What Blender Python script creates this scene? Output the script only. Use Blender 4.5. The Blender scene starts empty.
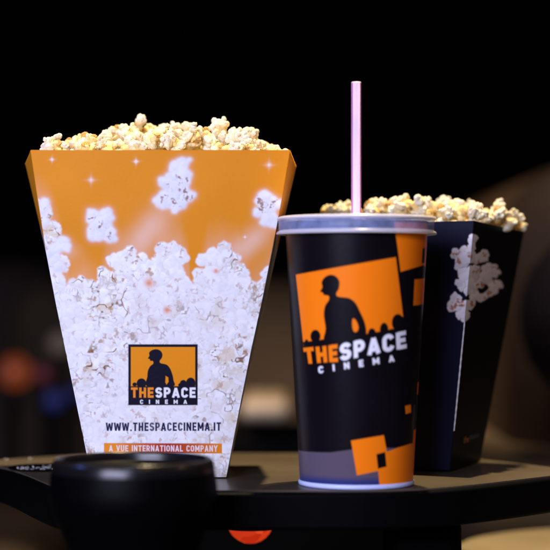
import bpy, bmesh, math, random
import numpy as np
from mathutils import Vector, Matrix
random.seed(7); RNG = np.random.default_rng(11)
sc = bpy.context.scene
col = sc.collection
FP = 1828.0; HZ = 294.0; CZ = 0.123      # lens in photo pixels, eye level row, eye height

def P(px, py, Y):
    return Vector(((px-275)/FP*Y, Y, CZ+(HZ-py)/FP*Y))

# ------------------------------------------------------------------ materials
def mat(name, color=(.5,.5,.5), rough=.5, metal=0, spec=.5, coat=0, bump=0, bscale=200, var=0, emit=None, estr=0, sss=0, attr=False, trans=0, alpha=1, coatr=.1):
    m = bpy.data.materials.new(name); m.use_nodes = True
    nt = m.node_tree; b = nt.nodes['Principled BSDF']; L = nt.links
    b.inputs['Base Color'].default_value = (*color, 1)
    b.inputs['Roughness'].default_value = rough
    b.inputs['Metallic'].default_value = metal
    b.inputs['Specular IOR Level'].default_value = spec
    b.inputs['Coat Weight'].default_value = coat
    b.inputs['Coat Roughness'].default_value = coatr
    b.inputs['Transmission Weight'].default_value = trans
    b.inputs['Alpha'].default_value = alpha
    tc = nt.nodes.new('ShaderNodeTexCoord')
    if sss:
        b.inputs['Subsurface Weight'].default_value = sss
        b.inputs['Subsurface Radius'].default_value = (1, .7, .35)
        b.inputs['Subsurface Scale'].default_value = .002
    if emit:
        b.inputs['Emission Color'].default_value = (*emit, 1)
        b.inputs['Emission Strength'].default_value = estr
    src = None
    if attr:
        a = nt.nodes.new('ShaderNodeAttribute'); a.attribute_name = 'print'
        L.new(a.outputs['Color'], b.inputs['Base Color']); src = a.outputs['Color']
    if var:
        n = nt.nodes.new('ShaderNodeTexNoise'); n.inputs['Scale'].default_value = bscale*.2; n.inputs['Detail'].default_value = 6
        L.new(tc.outputs['Object'], n.inputs['Vector'])
        mx = nt.nodes.new('ShaderNodeMix'); mx.data_type = 'RGBA'; mx.blend_type = 'MULTIPLY'
        mx.inputs[0].default_value = var
        cr = nt.nodes.new('ShaderNodeValToRGB'); cr.color_ramp.elements[0].position = .3; cr.color_ramp.elements[1].position = .7
        cr.color_ramp.elements[0].color = (.35,.35,.35,1); cr.color_ramp.elements[1].color = (1.2,1.2,1.2,1)
        L.new(n.outputs['Fac'], cr.inputs[0])
        if src: L.new(src, mx.inputs[6])
        else: mx.inputs[6].default_value = (*color, 1)
        L.new(cr.outputs[0], mx.inputs[7]); L.new(mx.outputs[2], b.inputs['Base Color'])
        mr = nt.nodes.new('ShaderNodeMapRange'); mr.inputs['To Min'].default_value = max(0, rough-.12); mr.inputs['To Max'].default_value = min(1, rough+.15)
        L.new(n.outputs['Fac'], mr.inputs[0]); L.new(mr.outputs[0], b.inputs['Roughness'])
    if bump:
        n2 = nt.nodes.new('ShaderNodeTexNoise'); n2.inputs['Scale'].default_value = bscale; n2.inputs['Detail'].default_value = 5
        L.new(tc.outputs['Object'], n2.inputs['Vector'])
        bp = nt.nodes.new('ShaderNodeBump'); bp.inputs['Strength'].default_value = bump; bp.inputs['Distance'].default_value = .001
        L.new(n2.outputs['Fac'], bp.inputs['Height']); L.new(bp.outputs[0], b.inputs['Normal'])
    return m

M = {}
M['print']   = mat('printed_card', rough=.42, spec=.2, attr=True, bump=.08, bscale=500)
M['darkprint'] = mat('black_printed_card', rough=.42, spec=.08, attr=True, bump=.06, bscale=400)
M['cupprint'] = mat('printed_cup_paper', rough=.30, spec=.10, attr=True, bump=.05, bscale=300)
M['navy']    = mat('navy_ink', (.010,.008,.035), .45)
M['white_ink'] = mat('white_ink', (.85,.85,.92), .45)
M['orange_ink'] = mat('orange_ink', (.85,.27,.02), .45)
M['orange2'] = mat('orange_ink_cup', (.95,.22,.012), .4)
M['cardwhite'] = mat('raw_card_edge', (.75,.74,.74), .6)
M['lid']     = mat('translucent_lid_plastic', (.34,.42,.74), .3, spec=.4, alpha=.5, var=.5, bump=.05, bscale=900)
M['lidrim']  = mat('lid_rim_plastic', (.70,.68,.78), .25, spec=.6, alpha=.72)
M['straw']   = mat('pink_straw_plastic', (.86,.66,.84), .3, spec=.5, sss=.2)
M['straw2']  = mat('straw_stripe', (.50,.13,.42), .3)
M['black']   = mat('black_plastic', (.0015,.0015,.0018), .5, spec=.03, bump=.1, bscale=900)
M['matt']    = mat('matt_black_plastic', (.0012,.0012,.0015), .7, spec=.05)
M['rim']     = mat('cup_holder_plastic', (.001,.001,.0013), .45, spec=.04)
M['tray']    = mat('tray_laminate', (.085,.065,.045), .30, spec=.3, var=.25, bscale=60, bump=.05)
M['pop']     = mat('popcorn', rough=.6, spec=.3, attr=True, sss=.12, bump=.5, bscale=500)
M['metal']   = mat('grille_metal', (.55,.52,.48), .25, metal=1)
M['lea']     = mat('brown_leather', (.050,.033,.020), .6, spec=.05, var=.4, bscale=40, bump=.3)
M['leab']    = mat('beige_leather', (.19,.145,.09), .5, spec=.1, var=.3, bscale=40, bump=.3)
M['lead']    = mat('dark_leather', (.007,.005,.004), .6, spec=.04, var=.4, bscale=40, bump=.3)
M['carpet']  = mat('dark_carpet', (.012,.010,.010), .95, spec=.05, var=.5, bscale=60)
M['wall']    = mat('dark_wall', (.006,.005,.005), .95, spec=.03)
def emis(name, c, s): return mat(name, (0.02,0.02,0.02), .4, emit=c, estr=s)
M['lmp_o'] = emis('orange_lamp_glass', (1,.17,.02), .16)
M['lmp_b'] = emis('blue_lamp_glass', (.06,.12,1), .08)
M['lmp_w'] = emis('dim_lamp_glass', (1,.75,.6), .07)
M['lmp_r'] = emis('dull_red_lamp_glass', (1,.08,.2), .06)
M['red']   = emis('red_lamp_lens', (1,.045,.008), .8)

# ------------------------------------------------------------------ object helpers
def link(name, me, m=None, parent=None):
    o = bpy.data.objects.new(name, me); col.objects.link(o)
    if m is not None:
        for mm in (m if isinstance(m, (list, tuple)) else [m]): me.materials.append(mm)
    if parent: o.parent = parent
    return o
def tag(o, label=None, cat=None, group=None, kind=None):
    if label: o['label'] = label
    if cat: o['category'] = cat
    if group: o['group'] = group
    if kind: o['kind'] = kind
    return o
def thing(name, label, cat, group=None, loc=(0,0,0)):
    o = bpy.data.objects.new(name, None); col.objects.link(o); o.location = loc; o.empty_display_size = .02
    return tag(o, label, cat, group)
def par(o, p):              # parent while keeping world coordinates of mesh data
    o.parent = p; o.matrix_parent_inverse = Matrix.Translation(p.location).inverted(); return o
def smooth(me):
    me.polygons.foreach_set('use_smooth', [True]*len(me.polygons))
def grid_mesh(name, V, closed=False, colors=None):
    """V: (rows, cols, 3) array"""
    r, c, _ = V.shape
    me = bpy.data.meshes.new(name)
    idx = np.arange(r*c).reshape(r, c)
    if closed:
        a = idx[:-1]; b = np.roll(idx, -1, 1)[:-1]; d = idx[1:]; e = np.roll(idx, -1, 1)[1:]
    else:
        a = idx[:-1,:-1]; b = idx[:-1,1:]; d = idx[1:,:-1]; e = idx[1:,1:]
    q = np.stack([a, d, e, b], -1).reshape(-1, 4).astype(np.int32)
    me.vertices.add(r*c); me.vertices.foreach_set('co', V.reshape(-1).astype(np.float32))
    me.loops.add(q.size); me.loops.foreach_set('vertex_index', q.reshape(-1))
    me.polygons.add(len(q)); me.polygons.foreach_set('loop_start', np.arange(0, q.size, 4, dtype=np.int32))
    me.update(calc_edges=True); me.validate()
    if colors is not None: setcol(me, colors.reshape(-1, 3))
    smooth(me)
    return me
def setcol(me, C):
    at = me.color_attributes.new('print', 'FLOAT_COLOR', 'POINT')
    A = np.ones((len(me.vertices), 4), np.float32); A[:, :3] = C
    at.data.foreach_set('color', A.reshape(-1))
def lathe(name, prof, n=96, center=(0,0), closed_ends=True):
    th = np.linspace(0, 2*np.pi, n, endpoint=False)
    V = np.zeros((len(prof), n, 3))
    for i, (r, z) in enumerate(prof):
        V[i,:,0] = center[0]+r*np.sin(th); V[i,:,1] = center[1]-r*np.cos(th); V[i,:,2] = z
    return grid_mesh(name, V, closed=True)
def bm_obj(name, bm, m, parent=None, sm=False):
    me = bpy.data.meshes.new(name); bm.to_mesh(me); bm.free()
    if sm: smooth(me)
    return link(name, me, m, parent)
def rbox(name, c, s, m, parent=None, bev=.02, seg=5, rot=None, puff=0):
    bm = bmesh.new(); bmesh.ops.create_cube(bm, size=1)
    bmesh.ops.scale(bm, vec=s, verts=bm.verts)
    if puff: bmesh.ops.subdivide_edges(bm, edges=bm.edges[:], cuts=7, use_grid_fill=True)
    if puff:
        for v in bm.verts:
            x, y, z = v.co.x/s[0]*2, v.co.y/s[1]*2, v.co.z/s[2]*2
            k = puff
            v.co.x *= 1+k*.3*(1-y*y)*(1-z*z)*s[2]/s[0]; v.co.y *= 1+k*.5*(1-x*x)*(1-z*z)*min(1, s[2]/s[1]); v.co.z *= 1+k*(1-x*x)*(1-y*y)
    else:
        bmesh.ops.bevel(bm, geom=bm.edges[:], offset=bev, segments=seg, profile=.5, affect='EDGES')
    T = Matrix.Translation(c)
    if rot: T = T @ rot.to_matrix().to_4x4() if hasattr(rot, 'to_matrix') else T @ rot
    bmesh.ops.transform(bm, matrix=T, verts=bm.verts)
    o = bm_obj(name, bm, m, None, True)
    if puff:
        md = o.modifiers.new('b', 'BEVEL'); md.width = bev; md.segments = 4
    if parent: par(o, parent)
    return o

# ------------------------------------------------------------------ numpy painting
def vnoise(X, Y, s, seed):
    g = np.random.default_rng(seed).random((97, 97))
    x = X/s; y = Y/s; xi = np.floor(x).astype(int); yi = np.floor(y).astype(int)
    fx = x-xi; fy = y-yi; fx = fx*fx*(3-2*fx); fy = fy*fy*(3-2*fy)
    xi %= 96; yi %= 96
    return (g[yi,xi]*(1-fx)+g[yi,xi+1]*fx)*(1-fy)+(g[yi+1,xi]*(1-fx)+g[yi+1,xi+1]*fx)*fy
def fbm(X, Y, s, seed, o=3):
    r = 0; a = 1; t = 0
    for k in range(o):
        r = r+a*vnoise(X, Y, s/2**k, seed+k); t += a; a *= .5
    return r/t
def sdpoly(X, Y, pts):
    pts = np.array(pts, float); n = len(pts)
    d = np.full(X.shape, 1e9); s = np.zeros(X.shape, bool)
    for i in range(n):
        ax, ay = pts[i]; bx, by = pts[(i+1) % n]
        ex, ey = bx-ax, by-ay; wx, wy = X-ax, Y-ay
        t = np.clip((wx*ex+wy*ey)/(ex*ex+ey*ey+1e-12), 0, 1)
        d = np.minimum(d, (wx-ex*t)**2+(wy-ey*t)**2)
        c = ((ay > Y) != (by > Y)) & (X < (bx-ax)*(Y-ay)/((by-ay) if by != ay else 1e-12)+ax)
        s ^= c
    d = np.sqrt(d); return np.where(s, -d, d)
def cover(sd, soft): return np.clip(.5-sd/soft, 0, 1)
def blend(C, a, c): 
    c = np.asarray(c, float)
    return C*(1-a[..., None])+c*a[..., None]
def boxblur(A, r):
    for ax in (0, 1):
        pad = [(0, 0), (0, 0)]; pad[ax] = (r+1, r)
        B = np.cumsum(np.pad(A, pad, mode='edge'), axis=ax)
        if ax == 0: A = (B[2*r+1:]-B[:-2*r-1])/(2*r+1)
        else: A = (B[:, 2*r+1:]-B[:, :-2*r-1])/(2*r+1)
    return A
def splat_popcorn(X, Y, pieces, seed, rpx):
    """X, Y design coordinates (regular grid); pieces (x, y, R, z). Height, piece mask, shade and brown fields"""
    rg = np.random.default_rng(seed)
    wx = X+(fbm(X, Y, 7, seed+1)-.5)*5+(vnoise(X, Y, 2.2, seed+5)-.5)*1.0
    wy = Y+(fbm(X, Y, 7, seed+3)-.5)*5+(vnoise(X, Y, 2.2, seed+6)-.5)*1.0
    H = np.full(X.shape, -20.); NX = np.zeros(X.shape); NY = np.zeros(X.shape); tone = np.zeros(X.shape)
    BR = np.zeros(X.shape)
    dx = X[0,1]-X[0,0]; dy = Y[1,0]-Y[0,0]; x0 = X[0,0]; y0 = Y[0,0]
    for (cx, cy, R, z0) in pieces:
        n = rg.integers(5, 8)
        for k in range(n):
            a = rg.random()*6.283; rr = R*.58*math.sqrt(rg.random()) if k else 0
            lx = cx+rr*math.cos(a); ly = cy+rr*math.sin(a); lr = R*rg.uniform(.34, .62); lz = z0+rg.uniform(-.25, .35)*R
            i0 = max(0, int((lx-lr-5-x0)/dx)); i1 = min(X.shape[1], int((lx+lr+5-x0)/dx)+1)
            j0 = max(0, int((ly-lr-5-y0)/dy)); j1 = min(X.shape[0], int((ly+lr+5-y0)/dy)+1)
            if i1 <= i0 or j1 <= j0: continue
            sl = (slice(j0, j1), slice(i0, i1))
            ddx = (wx[sl]-lx)/lr; ddy = (wy[sl]-ly)/lr; d2 = ddx**2+ddy**2
            h = np.where(d2 < 1, lz+lr*np.sqrt(np.maximum(0, 1-d2)), -99)
            w = h > H[sl]
            H[sl] = np.where(w, h, H[sl]); NX[sl] = np.where(w, ddx, NX[sl]); NY[sl] = np.where(w, ddy, NY[sl])
            tone[sl] = np.where(w, rg.random(), tone[sl]); BR[sl] = np.where(w, 0, BR[sl])
        if rg.random() < .65:                                            # hull flakes in the middle of the piece
            for q in range(rg.integers(1, 4)):
                bx = cx+rg.normal()*R*.28; by = cy+rg.normal()*R*.28; br = R*rg.uniform(.10, .26); ang = rg.random()*3.14
                i0 = max(0, int((bx-br*3-4-x0)/dx)); i1 = min(X.shape[1], int((bx+br*3+4-x0)/dx)+1)
                j0 = max(0, int((by-br*3-4-y0)/dy)); j1 = min(X.shape[0], int((by+br*3+4-y0)/dy)+1)
                if i1 <= i0 or j1 <= j0: continue
                sl = (slice(j0, j1), slice(i0, i1))
                u = (wx[sl]-bx)*math.cos(ang)+(wy[sl]-by)*math.sin(ang); v = -(wx[sl]-bx)*math.sin(ang)+(wy[sl]-by)*math.cos(ang)
                d = np.sqrt((u/1.7)**2+(v*1.3)**2)+(vnoise(X[sl], Y[sl], 1.6, seed+9)-.5)*br*1.6
                BR[sl] = np.maximum(BR[sl], np.clip(1.35-d/br, 0, 1))
    mask = (H > -19).astype(float)
    Hc = np.where(mask > 0, H, np.nan); fill = np.where(np.isnan(Hc), -2, Hc)
    cre = np.clip((boxblur(boxblur(fill, rpx), rpx)-fill)/3.2, 0, 1)
    shade = np.clip(.93-.10*NX-.13*NY, .6, 1.08)-.03*tone
    return mask, shade, cre, BR
def popcorn_colour(shade, cre, BR, white=(.88,.89,.91), tan=(.66,.57,.45), brown=(.24,.085,.02)):
    C = np.ones(shade.shape+(3,))*np.array(white)*shade[..., None]
    C = blend(C, np.clip((cre-.12)*.62, 0, .6), tan)
    return blend(C, np.clip(BR*1.1, 0, .92), brown)

# ------------------------------------------------------------------ text
def text_mesh(s, bold=.02, spacing=1.0):
    cu = bpy.data.curves.new('t', 'FONT'); cu.body = s; cu.size = 1; cu.offset = bold; cu.space_character = spacing
    cu.resolution_u = 4; cu.fill_mode = 'FRONT'
    o = bpy.data.objects.new('t', cu); col.objects.link(o)
    dg = bpy.context.evaluated_depsgraph_get(); me = bpy.data.meshes.new_from_object(o.evaluated_get(dg))
    V = np.array([v.co[:2] for v in me.vertices]); F = [tuple(p.vertices) for p in me.polygons]
    bpy.data.objects.remove(o); bpy.data.curves.remove(cu); bpy.data.meshes.remove(me)
    return V, F
def place_text(verts, faces, mats, s, quad, fn, mi, off=.0004, bold=.02, spacing=1.0):
    """quad px corners TL, TR, BR, BL; fn(px, py, off) -> point on the surface"""
    V, F = text_mesh(s, bold, spacing)
    lo = V.min(0); hi = V.max(0); uv = (V-lo)/(hi-lo)
    TL, TR, BR, BL = [np.array(q, float) for q in quad]
    base = len(verts)
    for u, v in uv:
        p = (BL*(1-u)+BR*u)*(1-v)+(TL*(1-u)+TR*u)*v
        verts.append(tuple(fn(p[0], p[1], off)))
    for f in F: faces.append(tuple(base+i for i in f)); mats.append(mi)
def raw_mesh(name, verts, faces, mats, ms, parent=None):
    me = bpy.data.meshes.new(name); me.from_pydata(verts, [], faces); me.update()
    o = link(name, me, ms)
    me.polygons.foreach_set('material_index', mats)
    if parent: par(o, parent)
    return o

# block letters as strokes: each glyph (width, [polylines]) in a box one high, y down
def arc(cx, cy, rx, ry, a0, a1, n=9):
    return [(cx+rx*math.cos(math.radians(a0+(a1-a0)*i/n)), cy+ry*math.sin(math.radians(a0+(a1-a0)*i/n))) for i in range(n+1)]
h_ = .10
GL = {
 'T': (.56, [[(0,h_),(.56,h_)],[(.28,h_),(.28,1)]]),
 'H': (.58, [[(h_,0),(h_,1)],[(.48,0),(.48,1)],[(h_,.5),(.48,.5)]]),
 'E': (.50, [[(h_,0),(h_,1)],[(h_,h_),(.5,h_)],[(h_,.5),(.46,.5)],[(h_,1-h_),(.5,1-h_)]]),
 'S': (.56, [arc(.28,.295,.185,.195,-20,-180)+arc(.28,.295,.185,.195,180,110,4)+arc(.28,.695,.185,.205,-70,0,4)+arc(.28,.695,.185,.205,0,160)]),
 'P': (.56, [[(h_,0),(h_,1)],[(h_,h_),(.28,h_)]+arc(.28,.33,.18,.23,-90,90)+[(h_,.56)]]),
 'A': (.62, [[(.08,1.0),(.31,.04)],[(.31,.04),(.54,1.0)],[(.16,.72),(.46,.72)]]),
 'C': (.56, [arc(.29,.32,.19,.22,-15,-180)+arc(.29,.68,.19,.22,180,15)]),
 'W': (.86, [[(.07,0),(.22,.96)],[(.22,.96),(.43,.1)],[(.43,.1),(.64,.96)],[(.64,.96),(.79,0)]]),
 'I': (.20, [[(h_,0),(h_,1)]]),
 'N': (.60, [[(h_,0),(h_,1)],[(.50,0),(.50,1)],[(h_,.08),(.50,.92)]]),
 'M': (.74, [[(h_,0),(h_,1)],[(.64,0),(.64,1)],[(h_,.08),(.37,.74)],[(.37,.74),(.64,.08)]]),
 '.': (.20, [[(h_,.82),(h_,1)]]),
 'V': (.60, [[(.07,0),(.30,.94)],[(.30,.94),(.53,0)]]),
 'U': (.58, [[(h_,0),(h_,.68)]+arc(.29,.68,.19,.22,180,0)+[(.48,0)]]),
 'R': (.58, [[(h_,0),(h_,1)],[(h_,h_),(.29,h_)]+arc(.29,.32,.18,.22,-90,90)+[(h_,.54)],[(.30,.56),(.49,1)]]),
 'O': (.60, [arc(.30,.32,.20,.22,-180,0)+arc(.30,.68,.20,.22,0,180)+[(.10,.32)]]),
 'L': (.48, [[(h_,0),(h_,1)],[(h_,1-h_),(.48,1-h_)]]),
 'Y': (.60, [[(.06,0),(.30,.52)],[(.54,0),(.30,.52)],[(.30,.5),(.30,1)]]),
 ' ': (.30, []),
}
def draw_text(C, X, Y, s, quad, color, w=.2, gap=.12, soft=.8, tf=lambda p: p):
    """letters laid into the quad TL, TR, BR, BL (photo pixels), each stroke a flat-ended bar"""
    tot = sum(GL[c][0] for c in s)+gap*(len(s)-1)
    TL, TR, BR, BL = [np.array(q, float) for q in quad]
    hgt = np.linalg.norm(BL-TL); cover_ = np.zeros(X.shape); x = 0
    sx_ = np.linalg.norm(TR-TL)/tot
    def m(p):
        u = p[0]/tot; q = TL+(TR-TL)*u; b = BL+(BR-BL)*u; r = q+(b-q)*p[1]; return tf((r[0], r[1]))
    for c in s:
        for pl in GL[c][1]:
            for (a, b) in zip(pl[:-1], pl[1:]):
                L_ = math.hypot((b[0]-a[0])*sx_, (b[1]-a[1])*hgt)
                if L_ < 1e-9: continue
                # perpendicular in pixel metric
                nx_, ny_ = -(b[1]-a[1])*hgt/L_, (b[0]-a[0])*sx_/L_
                hw = w*.5*(hgt*.5+min(sx_, hgt)*.5)
                ext = .25*hw/L_ if len(pl) > 2 else 0
                a2 = (a[0]-(b[0]-a[0])*ext, a[1]-(b[1]-a[1])*ext); b2 = (b[0]+(b[0]-a[0])*ext, b[1]+(b[1]-a[1])*ext)
                k1 = (nx_*hw/sx_, ny_*hw/hgt)
                P4 = [m((x+a2[0]+k1[0], a2[1]+k1[1])), m((x+b2[0]+k1[0], b2[1]+k1[1])), m((x+b2[0]-k1[0], b2[1]-k1[1])), m((x+a2[0]-k1[0], a2[1]-k1[1]))]
                xs = [q[0] for q in P4]; ys = [q[1] for q in P4]
                sel = (X > min(xs)-2) & (X < max(xs)+2) & (Y > min(ys)-2) & (Y < max(ys)+2)
                if sel.any(): cover_[sel] = np.maximum(cover_[sel], cover(sdpoly(X[sel], Y[sel], P4), soft))
        x += GL[c][0]+gap
    return blend(C, cover_, color)
# the figure in the emblem, unit square, y down
MAN = [(.285,1),(.285,.78),(.27,.60),(.285,.50),(.33,.44),(.40,.40),(.415,.36),(.385,.345),(.375,.31),(.345,.295),(.36,.26),(.355,.22),(.375,.17),(.42,.145),(.475,.14),(.52,.17),(.54,.22),(.53,.29),(.505,.33),(.515,.38),(.60,.41),(.655,.45),(.69,.54),(.73,.68),(.745,.80),(.735,1)]
HOLE = [(.585,.70),(.615,.71),(.655,.82),(.645,.92),(.60,.945),(.575,.9)]
HEADS = [(.06,.985,.035,.05),(.165,.96,.075,.13),(.815,.97,.055,.10),(.865,.99,.04,.06),(.93,.96,.075,.15),(.775,1.0,.04,.05)]

# ================================================================== ORANGE POPCORN BOX
def yb(py): return 1.185+(py-150)/328*.037
PYL = [150,200,250,300,350,400,449,478]; PXL = [31,38.2,46,55.5,65.7,76,86,92]
PXR = [290,281.5,272,262,251,241,231.5,226]
def eL(py): return np.interp(py, PYL, PXL)
def eR(py): return np.interp(py, PYL, PXR)
def fbox(px, py, off=0):
    Y = yb(py); s = 2*(px-eL(py))/(eR(py)-eL(py))-1
    Y2 = Y-.0025*(1-s*s)-off
    return P(px, py, Y2)
root = thing('popcorn_box', 'large orange and white popcorn box printed with popcorn, web address and cinema emblem', 'popcorn box', loc=(-.078,1.26,0))
NR, NC = 800, 620
py = np.linspace(150, 477.2, NR); pyg = py[:, None]*np.ones((1, NC))
S = np.linspace(0, 1, NC)[None, :]
pxg = eL(py)[:, None]*(1-S)+eR(py)[:, None]*S
# regular design canvas
dxp = .4
cx = np.arange(18, 306, dxp); cy = np.arange(145, 484, dxp); CX, CY = np.meshgrid(cx, cy)
def sample(C, px, py, cx=cx, cy=cy):
    x = np.clip((px-cx[0])/(cx[1]-cx[0]), 0, len(cx)-1.001); y = np.clip((py-cy[0])/(cy[1]-cy[0]), 0, len(cy)-1.001)
    xi = x.astype(int); yi = y.astype(int); fx = (x-xi)[..., None]; fy = (y-yi)[..., None]
    return (C[yi,xi]*(1-fx)+C[yi,xi+1]*fx)*(1-fy)+(C[yi+1,xi]*(1-fx)+C[yi+1,xi+1]*fx)*fy
OR = np.array((.74,.262,.010))
C = np.ones(CX.shape+(3,))*OR
C = C*(1+.16*(fbm(CX, CY, 60, 5)-.5))[..., None]
# upper row of the printed heap
topx = [18,38,48,58,64,70,84,100,106,112,126,140,149,153,158,165,180,188,191,196,202,208,222,238,243,252,262,270,306]
topy = [196,198,206,232,262,283,274,289,262,254,249,252,262,266,246,238,240,262,296,300,268,248,243,250,272,284,276,262,250]
def top(x): return np.interp(x, topx, topy)
# soft printed glow along the heap and the streaks behind flying pieces
glow = np.clip(1-(top(CX)-CY)/34, 0, 1)**2*.22
C = blend(C, glow, (.82,.62,.60))
for (x0, y0, x1, y1, w, a) in [(128,258,168,205,13,.42),(228,262,272,224,11,.42),(62,262,80,245,8,.15)]:
    L2 = (x1-x0)**2+(y1-y0)**2; t = ((CX-x0)*(x1-x0)+(CY-y0)*(y1-y0))/L2
    d = np.abs((CX-x0)*(y1-y0)-(CY-y0)*(x1-x0))/math.sqrt(L2)
    C = blend(C, np.exp(-(d/w)**2)*a*np.clip(1.25-np.abs(t-.5)*2, 0, 1), (.85,.74,.72))
pieces = []
rg = np.random.default_rng(3)
gy = 200
while gy < 492:
    gx = 20+rg.random()*8
    while gx < 304:
        R = rg.uniform(9.5, 14)
        x = gx+rg.normal()*2.2; y = gy+rg.normal()*2.2
        if y-R*.62 > top(x): pieces.append((x, y, R, rg.uniform(-4, 4)))
        gx += 13.5
    gy += 11
for x in np.arange(20, 304, 8.5): pieces.append((x, top(x)+8.5, 9.5, rg.uniform(0, 4)))
m1 = splat_popcorn(CX, CY, pieces, 21, 9)
inner = np.clip((CY-top(CX)-16)/6, 0, 1); m1 = (np.maximum(m1[0], inner),)+m1[1:]; al = boxblur(m1[0], 2)
def ridge(X, Y, s_, seed): return 1-np.abs(2*fbm(X, Y, s_, seed, 3)-1)
fine = fbm(CX, CY, 5, 300, 3); clus = np.clip((fbm(CX, CY, 26, 310, 2)-.40)*4, 0, 1)
clus = np.maximum(clus, np.clip((np.abs(CX-165)-48)/30, 0, 1)*np.clip((CY-330)/40, 0, 1)*.6)
rd = ridge(CX, CY, 8, 320); rd2 = ridge(CX, CY, 12, 330)
sh1 = np.clip(1+(m1[1]-.93)*.55+(fine-.5)*.26, .6, 1.08)
base = popcorn_colour(sh1, m1[2]*.75, 0*m1[3])
base = blend(base, np.clip((rd-.85)*9, 0, 1)*(.10+.5*clus), (.52,.43,.33))
base = blend(base, np.clip((fbm(CX, CY, 11, 340, 3)-.56)*9, 0, 1)*clus*.6, (.66,.52,.30))
base = blend(base, np.clip((rd2-.90)*14, 0, 1)*np.clip((fine-.42)*7, 0, 1)*(.15+clus), (.22,.10,.03))
base = blend(base, np.clip(m1[3]*1.1, 0, 1)*np.clip((fine-.40)*6, 0, 1)*.8, (.42,.21,.07))
base = np.where((m1[1] != 0)[..., None] & (m1[0][..., None] > 0), base, np.array((.80,.79,.79)))
# a whitish haze in the printed heap: paler, denser towards the lower middle
fog = np.exp(-(((CX-165)/62)**2+((CY-395)/62)**2))*.55
base = blend(base, fog, (.80,.80,.82))
pale = np.clip((vnoise(CX, CY, 24, 77)-.35)*1.1, 0, .5); base = blend(base, pale, (.80,.80,.83))
C = blend(C, np.clip(al*1.02, 0, 1), 0*OR) if False else C*(1-al[..., None])+base*al[..., None]
sp = vnoise(CX, CY, 9, 55)
for (x, y, r) in [(149,283,4.5),(167,310,3.5),(216,271,2.5)]:
    C = blend(C, np.exp(-((CX-x)**2+(CY-y)**2)/r**2)*.85, (.75,.24,.06))
fly = [(102,222,13.5,0),(97,233,9,1),(109,236,9,2),(94,217,8,3),(107,217,8,3),(176,172,9,2),(182,168,8,3),(169,185,11,1),(181,187,11,2),(165,197,10,0),(174,203,11,0),(185,198,9,0),(265,203,10,1),(274,204,9,2),(270,217,10,1),(263,211,8,0),(43,209,9,1),(41,222,8,0),(60,247,10,1),(51,252,9,2),(56,262,8,0)]
fly += [(170,180,11,2),(183,180,10,2),(181,165,8,3),(186,162,5,3)]
fly = [(x, y, r*1.15, z) for x, y, r, z in fly]
m2 = splat_popcorn(CX, CY, fly, 40, 6)
halo = boxblur(boxblur(m2[0], 9), 9)
C = blend(C, np.clip(halo*.6, 0, .5), (.80,.60,.56))
a2 = boxblur(boxblur(m2[0], 3), 3); C = C*(1-a2[..., None])+popcorn_colour(np.clip(1+(m2[1]-.93)*.5+(fine-.5)*.2, 0, 1.05), m2[2]*.4, m2[3]*.75*np.clip((fine-.36)*6, 0, 1), white=(.78,.79,.86))*a2[..., None]
def star(C, x, y, r, a=1):
    dx = np.abs(CX-x); dy = np.abs(CY-y)
    g = np.exp(-(dx*dx+dy*dy)/(r*.45)**2)+.8*np.exp(-(dx/(r*.16)))*np.exp(-(dy/r)**2)+.8*np.exp(-(dy/(r*.16)))*np.exp(-(dx/r)**2)
    return blend(C, np.clip(g*a, 0, .9), (.88,.78,.74))
for s_ in [(52,159.5,3.2,.7),(136,161.5,3.8,.75),(91,180,5.5,.42),(269,165,5.5,.4),(245,237,2,.9)]: C = star(C, *s_)
# the emblem
bl = (.006,.005,.016)
C = blend(C, cover(sdpoly(CX, CY, [(128.3,344.3),(197.7,344.3),(197.7,405.2),(128.3,405.2)]), .7), bl)
C = blend(C, cover(sdpoly(CX, CY, [(130.8,347),(195.2,347),(195.2,386.2),(130.8,386.2)]), .7), (.80,.27,.008))
def emb(pts): return [(130.8+64.4*u, 347+39.2*v) for u, v in pts]
def curve(pts, n=4):              # Catmull-Rom smoothing of an outline
    out = []; N = len(pts)
    for i in range(N):
        p0, p1, p2, p3 = [np.array(pts[(i+k-1) % N]) for k in range(4)]
        for k in range(n):
            t = k/n; out.append(tuple(.5*((2*p1)+(-p0+p2)*t+(2*p0-5*p1+4*p2-p3)*t*t+(-p0+3*p1-3*p2+p3)*t**3)))
    return out
ZE = lambda x, y: (120+x/3.44, 330+y/3.44)
C = blend(C, cover(sdpoly(CX, CY, curve([ZE(*q) for q in [(94,195),(94,160),(96,140),(104,124),(114,116),(113,107),(104,106),(102,100),(96,98),(101,88),(100,78),(110,69),(126,66),(140,72),(146,84),(144,96),(137,106),(140,114),(160,119),(172,132),(180,152),(184,172),(182,195)]])), .7), bl)
C = blend(C, cover(sdpoly(CX, CY, [ZE(157,158),(ZE(166,163)),ZE(167,178),ZE(160,188),ZE(156,180)]), .7), (.80,.27,.008))
for (u, v, a, b) in HEADS:
    X0, Y0 = 130.8+64.4*u, 347+39.2*(v-.03); d = (np.sqrt(((CX-X0)/(a*64.4))**2+((CY-Y0)/(b*39.2))**2)-1)*a*64.4
    C = blend(C, cover(d, .8)*(CY < 386.5), bl)
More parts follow.
